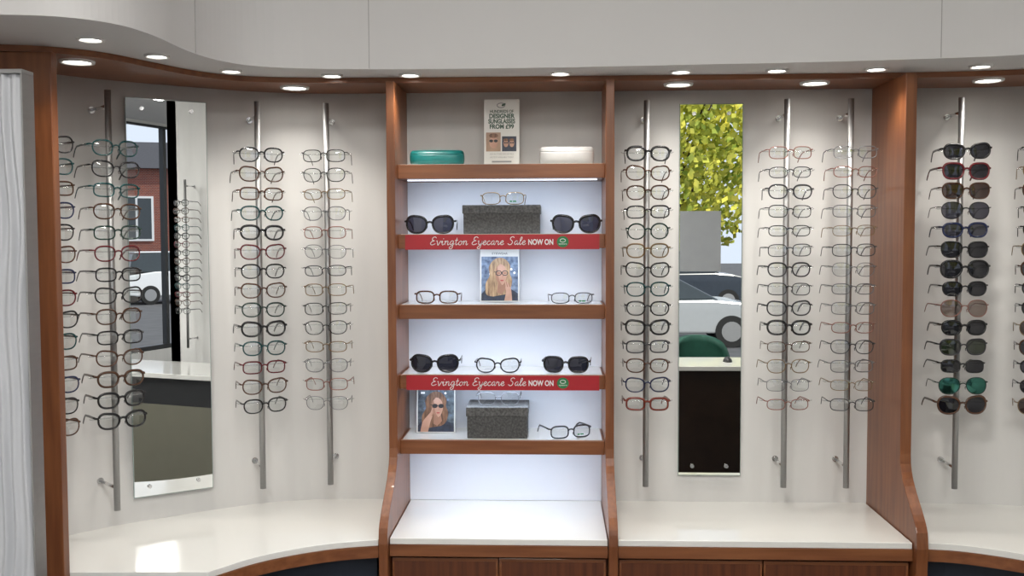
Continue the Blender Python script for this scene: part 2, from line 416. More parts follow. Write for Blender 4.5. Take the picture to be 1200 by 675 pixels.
mirror((mc.x,mc.y,.835),math.atan2(mt.y,mt.x),(p1-p0).length+.015,1.175,"tall narrow frameless mirror on the curved wall")

# ------------------------------------------------------------------ eyewear
def lens_outline(shape,side,n=40):
    w,h,e={'rect':(.053,.035,3.2),'soft':(.053,.040,2.7),'round':(.050,.045,2.1),'cat':(.055,.041,2.6),'avi':(.058,.049,2.5),
           'slim':(.052,.031,2.9),'bigcat':(.061,.050,2.5),'way':(.057,.045,2.9)}[shape]
    br=.018; cx=side*(br/2+w/2); out=[]
    for i in range(n):
        t=2*math.pi*(i+.5)/n; c,s=math.cos(t),math.sin(t)
        r=1/((abs(c)**e+abs(s)**e)**(1/e))
        x=w/2*c*r; z=h/2*s*r
        o=x*side/(w/2)
        if shape in('cat','bigcat') and z>0: z+=.0045*max(0,o)*(z/(h/2)); z-=.0015*max(0,-o)*(z/(h/2))
        if shape=='way' and z>0: z+=.0015*max(0,o)*(z/(h/2))
        if shape in('cat','bigcat','soft','way') and z<0: x*=1-.12*(-z/(h/2))
        if shape=='avi' and z<0: x=x*(1-.16*(-z/(h/2)))+side*.002*(-z/(h/2))
        out.append((cx+x,z))
    return out
def fy(x): return 1.4*x*x
RIM={'thick':(.0030,.0022),'mid':(.0021,.0018),'thin':(.0014,.0013),'rimless':(.0010,.0010)}
TMP={'thick':(.0018,.0036),'mid':(.0015,.0027),'thin':(.0012,.0018),'rimless':(.0011,.0015)}
MC={}
def eyewear_meshes(shape,fcol,lens,rim):
    key=(shape,fcol,lens,rim)
    if key in MC: return MC[key]
    fm=frame_mat(fcol); parts=[]
    ra,rb=RIM[rim]
    bm=bmesh.new()
    for s in (-1,1):
        P=lens_outline(shape,s)
        add_tube(bm,[(x,fy(x),z) for x,z in P],ra,rb,closed=True)
        if rim in('mid','thick'):
            top=[p for p in P if p[1]>.006]; top.sort(key=lambda p:p[0])
            add_tube(bm,[(x,fy(x)-.0002,z+.0004) for x,z in top],ra*1.2,rb*1.1)
        xo=max(abs(x) for x,z in P)
        t=max(ra,.0013)
        add_tube(bm,[(s*(xo-.001),fy(xo),.009),(s*(xo+.004),fy(xo)+.001,.010),(s*(xo+.006),fy(xo)+.006,.010)],t,t)
    t=max(ra,.0012)
    add_tube(bm,[(-.0105,fy(.01),.003),(-.005,-.001,.0075),(0,-.0015,.0085),(.005,-.001,.0075),(.0105,fy(.01),.003)],t*1.1,t)
    for s in (-1,1):
        add_tube(bm,[(s*.0085,.001,-.002),(s*.0075,.006,-.005),(s*.009,.007,-.011)],.0009,.0016)
    me=bpy.data.meshes.new("frame_front"); bmesh.ops.recalc_face_normals(bm,faces=bm.faces[:]); bm.to_mesh(me); bm.free(); me.materials.append(fm)
    parts.append(("frame_front",me))
    tw,th=TMP[rim]
    for s in (-1,1):
        P=lens_outline(shape,s); bm=bmesh.new(); cx=sum(p[0] for p in P)/len(P)
        c=bm.verts.new((cx,fy(cx)-.0012,0)); R=[bm.verts.new((x,fy(x),z)) for x,z in P]
        M=[bm.verts.new((cx+(x-cx)*.55,fy(cx+(x-cx)*.55)-.0009,z*.55)) for x,z in P]; n=len(P)
        for i in range(n):
            bm.faces.new((c,M[i],M[(i+1)%n])).smooth=True; bm.faces.new((M[i],R[i],R[(i+1)%n],M[(i+1)%n])).smooth=True
        me=bpy.data.meshes.new("lens"); bm.to_mesh(me); bm.free(); me.materials.append(LENS[lens]); parts.append(("lens",me))
        xo=max(abs(x) for x,z in P)+.006; yo=fy(xo)+.003
        bm=bmesh.new()
        path=[(s*xo,yo,.010),(s*xo,.03,.010),(s*(xo-.001),.07,.0095),(s*(xo-.002),.098,.008),(s*(xo-.004),.113,.001),(s*(xo-.006),.126,-.010),(s*(xo-.007),.134,-.019)]
        add_tube(bm,path,tw,th,up=Vector((0,.001,1)))
        me=bpy.data.meshes.new("temple"); bmesh.ops.recalc_face_normals(bm,faces=bm.faces[:]); bm.to_mesh(me); bm.free(); me.materials.append(fm); parts.append(("temple",me))
    MC[key]=(parts,th); return MC[key]
CW={'black':'black','tortoise':'tortoiseshell','brown':'brown','teal':'teal','darkred':'dark red','red':'red','navy':'navy blue','green':'dark green',
    'gold':'gold metal','silver':'silver metal','gunmetal':'gunmetal','rose':'rose gold'}
SW={'rect':'rectangular','soft':'soft-square','round':'round','cat':'cat-eye','avi':'aviator','slim':'slim','bigcat':'large cat-eye','way':'square'}
def eyewear(spec,loc,rot,where,group=None):
    shape,fcol,lens,rim=spec
    parts,th=eyewear_meshes(*spec)
    sun = lens!='clear'
    lw={'clear':'clear lenses','dark':'dark lenses','grey':'grey lenses','green':'green lenses','brown':'brown lenses','rose':'rose lenses','mirror':'teal mirrored lenses'}[lens]
    lab="%s %s %s, %s, %s"%(CW[fcol]+(' rimless' if rim=='rimless' else ''),SW[shape],'sunglasses' if sun else 'glasses',lw,where)
    e=empty("sunglasses" if sun else "eyeglasses",loc,category="sunglasses" if sun else "glasses",label=lab,group=group)
    e.rotation_euler=rot
    for nme,me in parts:
        o=bpy.data.objects.new(nme,me); link(o,e)
    return e

ZT,NG,DZ=1.847,14,.0575
def peg_mesh():
    bm=bmesh.new()
    add_tube(bm,[(-.078,-.001,.003),(-.073,0,0),(-.03,0,0),(0,0,0),(.03,0,0),(.073,0,0),(.078,-.001,.003)],.0016,.0018,up=Vector((0,1,0)))
    add_box(bm,-.006,.006,-.002,.008,-.004,.004)
    me=bpy.data.meshes.new("peg"); bmesh.ops.recalc_face_normals(bm,faces=bm.faces[:]); bm.to_mesh(me); bm.free(); me.materials.append(ACRY); return me
pegme=peg_mesh()
def build_rod(cx,cy,rz,specs,glab,so,where,jit=True):
    o=empty("display_rod",(cx,cy,.837),category="display rod",group="eyewear display rods",
            label="brushed steel wall rod holding "+glab); o.rotation_euler=(0,0,rz)
    bm=bmesh.new(); add_cyl(bm,(0,0,0),(0,0,1.173),.0088,20); finish(bm,"pole",STEEL,o)
    ext=.0002 if abs(rz)<.001 else -.0005
    for z in (.063,1.129):
        bm=bmesh.new(); add_cyl(bm,(0,.0080,z),(0,so-.006,z),.0048,12); add_cyl(bm,(0,so-.006,z),(0,so+ext,z),.0095,16)
        finish(bm,"wall_bracket",CHROME,o)
    rot=Matrix.Rotation(rz,3,'Z'); c=Vector((cx,cy,0))
    for i in range(NG):
        z=ZT-i*DZ
        sp=specs[i%len(specs)]
        parts,th=eyewear_meshes(*sp)
        pg=bpy.data.objects.new("peg",pegme); link(pg,o); pg.location=(0,-.0165,z+.0098-th-.0018-.837)
        jr=random.uniform(-.06,.06) if jit else 0; jy=random.uniform(-.003,.003)
        loc=c+rot@Vector((0,-.050+jy,0))
        eyewear(sp,(loc.x,loc.y,z),(0,random.uniform(-.018,.018),rz+jr),where,group=glab)
def rod(wx,specs,glab,so=.12):
    p,t,n=wall_at(wx); c=p+n*so
    build_rod(c.x,c.y,math.atan2(t.y,t.x),specs,glab,so,"on display rod")

A=[('soft','teal','clear','mid'),('cat','black','clear','mid'),('rect','teal','clear','mid'),('soft','tortoise','clear','mid'),('rect','green','clear','mid'),
   ('soft','darkred','clear','mid'),('rect','black','clear','mid'),('cat','black','clear','mid'),('soft','tortoise','clear','mid'),('rect','black','clear','mid'),
   ('cat','brown','clear','mid'),('soft','tortoise','clear','thick'),('soft','black','clear','thick'),('cat','black','clear','thick')]
B=[('cat','black','clear','mid'),('soft','teal','clear','mid'),('rect','tortoise','clear','mid'),('soft','navy','clear','mid'),('soft','black','clear','mid'),
   ('cat','brown','clear','mid'),('rect','navy','clear','mid'),('soft','darkred','clear','mid')]
C=[('soft','black','clear','mid'),('cat','tortoise','clear','mid'),('rect','brown','clear','mid'),('soft','teal','clear','mid'),('soft','black','clear','thick'),
   ('cat','darkred','clear','mid'),('soft','black','clear','mid'),('cat','brown','clear','mid'),('soft','green','clear','mid'),('cat','black','clear','thick'),
   ('soft','teal','clear','mid'),('rect','darkred','clear','mid'),('cat','brown','clear','mid'),('soft','black','clear','mid')]
D=[('rect','black','clear','thin'),('soft','black','clear','thin'),('slim','gold','clear','thin'),('soft','silver','clear','thin'),
   ('rect','rose','clear','thin'),('soft','silver','clear','rimless'),('slim','gunmetal','clear','thin'),('rect','gold','clear','thin')]
E=[('soft','black','clear','thick'),('cat','brown','clear','mid'),('soft','tortoise','clear','mid'),('rect','black','clear','mid'),('round','green','clear','mid'),
   ('soft','gold','clear','mid'),('cat','black','clear','mid'),('soft','teal','clear','mid'),('soft','black','clear','mid'),('cat','black','clear','thick'),
   ('rect','gunmetal','clear','mid'),('soft','brown','clear','mid'),('cat','navy','clear','mid'),('rect','red','clear','thick')]
F=[('rect','rose','clear','thin'),('slim','gunmetal','clear','thin'),('soft','gunmetal','clear','mid'),('rect','black','clear','thin'),('slim','black','clear','thin'),
   ('rect','gunmetal','clear','thin'),('soft','gunmetal','clear','mid'),('rect','gunmetal','clear','thin'),('cat','gunmetal','clear','mid'),('soft','black','clear','thick'),
   ('slim','brown','clear','thin'),('soft','gold','clear','thin'),('rect','silver','clear','rimless'),('slim','rose','clear','thin')]
G=[('rect','silver','clear','thin'),('slim','rose','clear','thin'),('soft','gunmetal','clear','thin'),('rect','silver','clear','thin'),
   ('slim','gold','clear','rimless'),('rect','gunmetal','clear','thin'),('soft','silver','clear','rimless'),('slim','silver','clear','thin')]
H=[('cat','black','dark','thick'),('way','darkred','dark','thick'),('way','tortoise','brown','mid'),('avi','black','grey','thin'),('soft','navy','grey','thick'),
   ('way','black','dark','mid'),('avi','black','dark','thick'),('soft','black','dark','mid'),('avi','rose','rose','thin'),('soft','black','dark','thick'),
   ('way','gunmetal','green','mid'),('rect','black','dark','mid'),('avi','green','mirror','thin'),('bigcat','brown','dark','thick')]
I=[('soft','black','dark','mid'),('avi','gold','brown','thin'),('way','tortoise','dark','mid'),('soft','black','grey','mid')]
rod(-1.445,B,"frames by the wood panel")
rod(-1.315,A,"frames by the curved mirror")
rod(-.945,C,"coloured frames")
rod(-.70,D,"fine metal frames")
rod(.2805,E,"dark plastic frames")
rod(.698,F,"thin metal frames")
rod(.886,G,"rimless frames")
rod(1.212,H,"sunglasses")
rod(1.475,I,"sunglasses at the wall end")
build_rod(2.10,-2.84,rad(-90),C,"frames on the return wall",.1,"on return wall rod",False)

# ------------------------------------------------------------------ things on the shelves
def shelf_eye(spec,x,z,y=-.165,rz=0,tag=False):
    shape=spec[0]; parts,th=eyewear_meshes(*spec)
    hb=min(p[1] for p in lens_outline(shape,1)); rr=RIM[spec[3]][0]
    zb=hb-rr; ztip=-.019-th
    pitch=math.atan2(zb-ztip,.134)
    z0=z-zb*math.cos(pitch)+.0014
    e=eyewear(spec,(x,y,z0),(-pitch,0,rz),"on a shelf")
    if tag:
        bm=bmesh.new(); polyz(bm,ellipse(.024,-.009,.0045,.0022,14),-.0015)
        polyz(bm,[(.030,-.011),(.040,-.011),(.040,-.007),(.030,-.007)],-.0012)
        finish(bm,"lens_sticker",GREENP,e,label="small green sticker")
z1,z2,z3,z4,z5=SH
shelf_eye(('bigcat','black','grey','thick'),-.372,z2)
shelf_eye(('bigcat','black','grey','thick'),.068,z2)
shelf_eye(('rect','brown','clear','mid'),-.352,z3)
shelf_eye(('slim','gunmetal','clear','thin'),.055,z3,rz=.08,tag=True)
shelf_eye(('bigcat','black','dark','thick'),-.360,z4)
shelf_eye(('cat','black','clear','mid'),-.169,z4)
shelf_eye(('way','black','dark','thick'),.036,z4,rz=-.1)
shelf_eye(('rect','gunmetal','clear','mid'),.052,z5,rz=.35,tag=True)

def gift_box(x,y,z,w,d,h,lid,name="gift_box"):
    o=empty(name,(x,y,z),category="box",label="grey woven cloth lidded box on a display shelf")
    bm=bmesh.new(); add_box(bm,-w/2+.003,w/2-.003,-d/2+.003,d/2-.003,.0014,h-.003); finish(bm,"box_body",BOXM2,o,bevel=.002)
    bm=bmesh.new(); add_box(bm,-w/2,w/2,-d/2,d/2,h-lid,h); finish(bm,"box_lid",BOXM,o,bevel=.002)
gift_box(-.156,-.095,z2,.235,.145,.088,.026)
gift_box(-.171,-.105,z5,.188,.145,.096,.028)
shelf_eye(('rect','gold','clear','thin'),-.152,z2+.0875,y=-.150,tag=True)
shelf_eye(('soft','silver','clear','rimless'),-.168,z5+.0955,y=-.155)

def case(x,y,z,w,d,h,m,lab):
    o=empty("glasses_case",(x,y,z),category="glasses case",label=lab)
    def half(name,za,zb,mm):
        bm=bmesh.new(); n=40; rings=[]
        K=9
        for k in range(K+1):
            u=za+(zb-za)*k/K
            sc=max(1-abs(u)**2.6,0)**(1/2.6)
            ring=[]
            for i in range(n):
                t=2*math.pi*i/n; c,s=math.cos(t),math.sin(t)
                ex=2/3.2
                xx=(w/2-.012*(1-sc))*math.copysign(abs(c)**ex,c)
                yy=(d/2*(.35+.65*sc))*math.copysign(abs(s)**ex,s)
                ring.append(bm.verts.new((xx,yy,h/2+h/2*u)))
            rings.append(ring)
        for A_,B_ in zip(rings,rings[1:]):
            for i in range(n): bm.faces.new((A_[i],A_[(i+1)%n],B_[(i+1)%n],B_[i])).smooth=True
        bm.faces.new(rings[0]); bm.faces.new(rings[-1])
        return finish(bm,name,mm,o)
    half("case_base",-1,.40,m); half("case_lid",.42,1,m)
case(-.353,-.12,z1+.0012,.166,.062,.047,TEAL,"teal hard glasses case on the top shelf")
case(.040,-.12,z1+.0012,.166,.066,.055,WCASE,"white hard glasses case on the top shelf")

# printed cards
SKIN=mat("printed_skin",(0.55,0.33,0.24),0.5,col2=(.40,.21,.14),scale=22); SKIN2=mat("printed_skin_shade",(0.34,0.17,0.11),0.5,var=0.2,scale=30)
HAIR=mat("printed_blonde_hair",(0.50,0.33,0.18),0.5,col2=(0.14,0.075,0.04),scale=55,stretch=(2.5,1,.5))
HAIRB=mat("printed_brown_hair",(0.26,0.13,0.07),0.5,col2=(0.05,0.022,0.012),scale=55,stretch=(2.5,1,.5))
BLUEB=mat("printed_blue_bokeh",(0.22,0.29,0.40),0.5,col2=(0.025,0.04,0.085),scale=60)
TEALB=mat("printed_dark_bokeh",(0.13,0.17,0.20),0.5,col2=(0.012,0.015,0.025),scale=50)
LIPS=mat("printed_lips",(0.35,0.05,0.05),0.5,var=0.1); COAT=mat("printed_coat",(0.03,0.04,0.07),0.5,var=0.6,scale=60)
PM=[CARD,BLUEB,HAIR,SKIN,SKIN2,LIPS,BLACKP,COAT,WHITEP,TEALB,HAIRB]
def portrait_card(x,z,w,h,lab,sun,bg,hairm):
    o=empty("display_card",(x,-.10,z),category="display card",label=lab); o.rotation_euler=(rad(-6),0,0)
    bm=bmesh.new(); add_box(bm,-w/2,w/2,0,.003,.003,h); finish(bm,"card_board",CARD,o)
    bm=bmesh.new(); add_box(bm,-w*.2,w*.2,.003,.005,.004,h*.5)
    for v in bm.verts:
        if v.co.z<.01: v.co.y+=.035
    finish(bm,"easel_strut",CARD,o)
    bm=bmesh.new(); e=-.00025
    X=lambda u:(u-.5)*w; Z=lambda v:.003+v*(h-.003)
    P=lambda L:[(X(a),Z(b)) for a,b in L]
    a=.03; top=.86 if not sun else .98
    polyz(bm,P([(a,.02),(1-a,.02),(1-a,top),(a,top)]),e,bg)
    for k_ in range(16):
        u=random.uniform(.1,.9); v=random.uniform(.25,top-.06); polyz(bm,[(X(u)+p[0],Z(v)+p[1]) for p in ellipse(0,0,w*.03,w*.03,12)],e*1.5,8 if k_%5==0 else 1)
    polyz(bm,P([(a,.02),(a,.14),(.16,.26),(.40,.22),(.70,.28),(1-a,.16),(1-a,.02)]),e*2,7)
    polyz(bm,P(smooth_line([(.34,.10),(.16,.14),(.14,.34),(.24,.50),(.22,.66),(.34,.79),(.50,.84),(.66,.80),(.77,.68),(.76,.54),(.82,.40),(.76,.22),(.64,.14)],5)),e*3,hairm)
    polyz(bm,P([(.44,.18),(.46,.40),(.62,.40),(.66,.24),(.54,.14)]),e*4,4)
    F_=smooth_line([(.40,.62),(.39,.50),(.43,.40),(.51,.32),(.56,.315),(.63,.37),(.68,.48),(.69,.60),(.63,.70),(.50,.72)],4)
    polyz(bm,P(F_),e*5,3)
    polyz(bm,P(smooth_line([(.40,.62),(.39,.50),(.43,.40),(.51,.32),(.56,.315),(.52,.36),(.48,.44),(.46,.56),(.44,.68)],4)),e*6,4)
    polyz(bm,P(smooth_line([(.50,.78),(.62,.78),(.71,.68),(.72,.52),(.69,.40),(.68,.54),(.65,.64),(.56,.71),(.44,.70),(.40,.60),(.37,.46),(.33,.40),(.32,.62),(.38,.74)],4)),e*7,hairm)
    ribbon(bm,P([(.565,.55),(.59,.475),(.56,.462)]),w*.014,e*7,4)
    polyz(bm,[(X(.56)+p[0],Z(.405)+p[1]) for p in ellipse(0,0,w*.045,h*.012)],e*7,5)
    for u in (.475,.635):
        c=[(X(u)+p[0],Z(.545)+p[1]) for p in ellipse(0,0,w*.072,h*.043,20,.05)]
        if sun: polyz(bm,c,e*8,6)
        else:
            polyz(bm,[(X(u)+p[0],Z(.545)+p[1]) for p in ellipse(0,0,w*.045,h*.018)],e*7.5,4)
            ribbon(bm,c,w*.020,e*8,6,closed=True)
    ribbon(bm,P([(.53,.556),(.58,.558)]),w*.016,e*8,6)
    ribbon(bm,P([(.41,.56),(.36,.57)]),w*.016,e*8,6)
    if not sun:
        polyz(bm,P(smooth_line([(.62,.02),(.66,.18),(.65,.28),(.68,.34),(.76,.32),(.80,.20),(.82,.02)],4)),e*9,3)
        for k_ in range(4): ribbon(bm,P([(.67+.032*k_,.28),(.655+.025*k_,.35),(.65+.022*k_,.395-.015*k_)]),w*.026,e*10,4 if k_%2 else 3)
        text_into(bm,"EYEWEAR",h*.055,0,Z(.90),e*2,6,width=w*.4)
    else:
        polyz(bm,P(smooth_line([(.10,.02),(.16,.22),(.30,.36),(.40,.44),(.43,.38),(.36,.22),(.30,.02)],4)),e*9,3)
        ribbon(bm,P([(.36,.36),(.42,.50)]),w*.03,e*10,3); ribbon(bm,P([(.40,.34),(.46,.44)]),w*.03,e*10,4)
    finish(bm,"printed_portrait",PM,o)
portrait_card(-.166,z3,.120,.165,"display card with portrait of blonde person in black glasses",False,1,2)
portrait_card(-.366,z5,.120,.155,"display card with portrait of person in dark sunglasses",True,9,10)
w,h=.108,.205
o=empty("display_card",(-.158,-.10,z1),category="display card",label="tall cream advert card with green text and small photographs"); o.rotation_euler=(rad(-4),0,0)
bm=bmesh.new(); add_box(bm,-w/2,w/2,0,.003,.002,h); finish(bm,"card_board",CARD,o)
bm=bmesh.new(); add_box(bm,-w*.2,w*.2,.003,.005,.003,h*.5)
for v in bm.verts:
    if v.co.z<.01: v.co.y+=.035
finish(bm,"easel_strut",CARD,o)
PM2=[mat("advert_dark_green",(0.04,0.085,0.055),.5,var=.1),GREYP,SKIN,BLACKP,COAT,mat("printed_tan",(0.42,0.27,0.18),.5,var=.3,scale=30),HAIRB,WHITEP]
bm=bmesh.new(); e=-.0005
ribbon(bm,ellipse(-.002,h-.018,.012,.007),.0025,e,1,closed=True); polyz(bm,ellipse(.006,h-.016,.007,.0035,16,.5),e,0)
text_into(bm,"HUNDREDS OF",.013,0,h-.041,e,0,width=.072,bold=.0003)
text_into(bm,"DESIGNER",.0185,0,h-.057,e,0,width=.078,bold=.0008)
text_into(bm,"SUNGLASSES",.0185,0,h-.073,e,0,width=.082,bold=.0008)
text_into(bm,"FROM £99",.0185,0,h-.089,e,0,width=.074,bold=.0008)
polyz(bm,[(-.048,.046),(-.003,.046),(-.003,.104),(-.048,.104)],e,5); polyz(bm,[(.001,.046),(.045,.046),(.045,.092),(.001,.092)],e,4)
polyz(bm,ellipse(-.025,.074,.013,.019),e*2,2); polyz(bm,ellipse(-.032,.078,.006,.0045),e*3,3); polyz(bm,ellipse(-.018,.078,.006,.0045),e*3,3)
polyz(bm,ellipse(-.025,.094,.014,.007),e*3,6)
polyz(bm,ellipse(.013,.070,.0075,.011),e*2,2); polyz(bm,ellipse(.031,.070,.0075,.011),e*2,2)
polyz(bm,ellipse(.013,.081,.008,.004),e*3,6); polyz(bm,ellipse(.031,.081,.008,.004),e*3,6)
for u in (.010,.0165,.028,.0345): polyz(bm,ellipse(u,.072,.0030,.0024,10),e*3,3)
text_into(bm,"ASK IN STORE FOR DETAILS",.006,0,.036,e,1,width=.072); text_into(bm,"EYE TESTS AVAILABLE TODAY",.006,0,.026,e,1,width=.072)
polyz(bm,[(-.03,.012),(.03,.012),(.03,.017),(-.03,.017)],e,1)
finish(bm,"printed_advert",PM2,o)

# sale signs
GL={'v':(1.0,[[(0,.9),(.15,1),(.35,.1),(.5,0),(.8,.9),(1.0,.85)]]),
'i':(.6,[[(0,.5),(.2,1),(.2,.2),(.4,0),(.6,.3)],[(.26,1.45),(.30,1.6)]]),
'n':(1.0,[[(0,.7),(.15,1),(.15,0)],[(.15,.5),(.4,.95),(.65,.85),(.65,.15),(.8,0),(1,.3)]]),
'g':(.95,[[(.7,.9),(.35,1),(.1,.5),(.3,.05),(.65,.5),(.7,1),(.7,-.6),(.4,-1),(.1,-.7),(.5,-.2),(.95,.3)]]),
't':(.7,[[(.3,1.75),(.25,.3),(.4,0),(.7,.3)],[(0,1.1),(.6,1.18)]]),
'o':(.9,[[(.45,1),(.1,.6),(.2,.05),(.55,.05),(.7,.6),(.45,1),(.6,.85),(.9,.8)]]),
'y':(.95,[[(0,.8),(.15,1),(.2,.3),(.4,.05),(.7,.4),(.75,1),(.65,-.6),(.35,-1),(.1,-.7),(.5,-.15),(.95,.3)]]),
'e':(.78,[[(0,.3),(.5,.6),(.55,.9),(.35,1),(.1,.6),(.2,.1),(.5,0),(.78,.3)]]),
'c':(.75,[[(.6,.8),(.4,1),(.1,.6),(.2,.1),(.5,0),(.75,.3)]]),
'a':(.95,[[(.65,.85),(.4,1),(.1,.5),(.3,.02),(.6,.4),(.65,1),(.65,.2),(.8,0),(.95,.3)]]),
'r':(.85,[[(0,.5),(.15,1.05),(.2,.85),(.5,.85),(.5,.2),(.65,0),(.85,.3)]]),
'l':(.55,[[(0,.3),(.4,1.4),(.35,1.9),(.15,1.6),(.15,.3),(.3,0),(.55,.3)]]),
'E':(1.1,[[(1.0,1.7),(.7,2),(.3,1.8),(.3,1.2),(.7,1.05),(.2,.8),(.05,.3),(.4,0),(1.0,.3)]]),
'S':(1.15,[[(1.0,1.7),(.75,2),(.35,1.8),(.35,1.3),(.8,.8),(.7,.15),(.3,0),(0,.3)]]),
' ':(.75,[])}
def script_text(bm,txt,x0,x1,z0,xh,y,mi,w):
    tot=sum(GL[c][0] for c in txt); k=(x1-x0)/tot; x=0
    for c in txt:
        wd,sts=GL[c]
        for st in sts:
            pts=smooth_line([(x0+(x+p[0])*k+p[1]*xh*.22, z0+p[1]*xh) for p in st],5)
            ribbon(bm,pts,w,y,mi)
        x+=wd
def sale_sign(z):
    o=empty("sale_sign",(-.155,-.2005,z),category="sign",group="red sale signs",label="red sale sign with white lettering on the shelf front")
    bm=bmesh.new(); add_box(bm,-.286,.290,-.0022,-.0006,-.045,-.001); finish(bm,"sign_card",RED,o)
    bm=bmesh.new(); script_text(bm,"Evington Eyecare Sale",-.212,.072,-.031,.0118,-.0026,0,.0019)
    text_into(bm,"NOW ON",.0225,.117,-.031,-.0026,0,width=.074,bold=.0007)
    finish(bm,"lettering",WHITEP,o)
    bm=bmesh.new(); polyz(bm,ellipse(.182,-.023,.0175,.0165,32),-.0026,0)
    ribbon(bm,ellipse(.182,-.019,.008,.005,20),.0016,-.0029,1,closed=True)
    text_into(bm,"eyecare",.007,.182,-.031,-.0029,1,width=.024)
    finish(bm,"round_logo",[GREENP,WHITEP],o)
sale_sign(z2); sale_sign(z4)

# ------------------------------------------------------------------ shop floor behind (seen in the mirrors)
DESKD=mat("dark_walnut_front",(0.03,0.016,0.010),0.35,var=0.4,scale=8); OLIVE=mat("olive_grey_panel",(0.20,0.195,0.15),0.5,var=0.05)
x0,x1,y0,y1=.62,1.95,-3.85,-3.35
o=empty("service_desk",((x0+x1)/2,(y0+y1)/2,0),category="desk",label="white-topped desk with dark walnut front")
box("desk_top",x0,x1,y0,y1,.73,.76,LAM,o,bevel=.003)
box("front_panel",x0+.02,x1-.02,y1-.055,y1-.035,0.0,.729,DESKD,o)
for a in (x0+.02,x1-.045): box("side_panel",a,a+.025,y0+.03,y1-.056,0,.729,DESKD,o)
x0,x1,y0,y1=1.42,1.95,-3.25,-1.55
o=empty("service_desk",((x0+x1)/2,(y0+y1)/2,0),category="desk",label="white-topped desk with olive grey front")
box("desk_top",x0,x1,y0,y1,.73,.76,LAM,o,bevel=.003)
box("apron",x0+.03,x0+.05,y0+.02,y1-.02,.56,.729,DKF,o)
box("front_panel",x0+.03,x0+.05,y0+.02,y1-.02,0,.5595,OLIVE,o)
for a in (y0+.02,y1-.045): box("side_panel",x0+.051,x1-.03,a,a+.025,0,.729,OLIVE,o)
bm=bmesh.new(); bmesh.ops.create_uvsphere(bm,u_segments=20,v_segments=12,radius=1)
for v in bm.verts: v.co=Vector((v.co.x*.03,v.co.y*.052,max(v.co.z,0)*.034))
finish(bm,"computer_mouse",BLACKP,loc=(1.17,-3.60,.7602),smooth=True,category="computer mouse",label="black computer mouse on the white desk")
GCH=mat("green_upholstery",(0.01,0.085,0.055),0.7,var=0.2,scale=30)
o=empty("office_chair",(1.08,-4.25,0),category="chair",label="green upholstered office chair behind the desk")
bm=bmesh.new()
n=20; g=[]
for j in range(9):
    row=[]
    for i in range(n+1):
        u=-1+2*i/n; v=j/8; ww=.25*(1-.25*v**4)
        x=ww*u; z=.50+.36*v-.05*abs(u)**3*v
        row.append(bm.verts.new((x,-.20+.09*u*u,z)))
    g.append(row)
for j in range(8):
    for i in range(n): bm.faces.new((g[j][i],g[j][i+1],g[j+1][i+1],g[j+1][i])).smooth=True
r=finish(bm,"backrest",GCH,o); s=r.modifiers.new("s",'SOLIDIFY'); s.thickness=.05
bm=bmesh.new(); add_box(bm,-.24,.24,-.20,.24,.42,.50); finish(bm,"seat",GCH,o,bevel=.03)
bm=bmesh.new(); add_cyl(bm,(0,0,.08),(0,0,.42),.025); finish(bm,"gas_column",BLACKP,o)
bm=bmesh.new()
for k_ in range(5):
    a=2*math.pi*k_/5; add_cyl(bm,(0,0,.09),(.28*math.cos(a),.28*math.sin(a),.06),.02,10); add_cyl(bm,(.28*math.cos(a),.28*math.sin(a)-.015,.03),(.28*math.cos(a),.28*math.sin(a)+.015,.03),.03,12)
finish(bm,"star_base",BLACKP,o)
bm=bmesh.new(); add_box(bm,-.03,.03,-.26,-.22,.40,.70); finish(bm,"back_support",BLACKP,o)
NOTE=mat("grey_notice_back",(0.34,0.35,0.36),.6,var=.05)
bm=bmesh.new(); add_box(bm,1.15,1.52,-6.014,-6.009,1.286,1.835)
finish(bm,"window_poster",NOTE,category="poster",label="plain grey back of a poster stuck on the shop window")
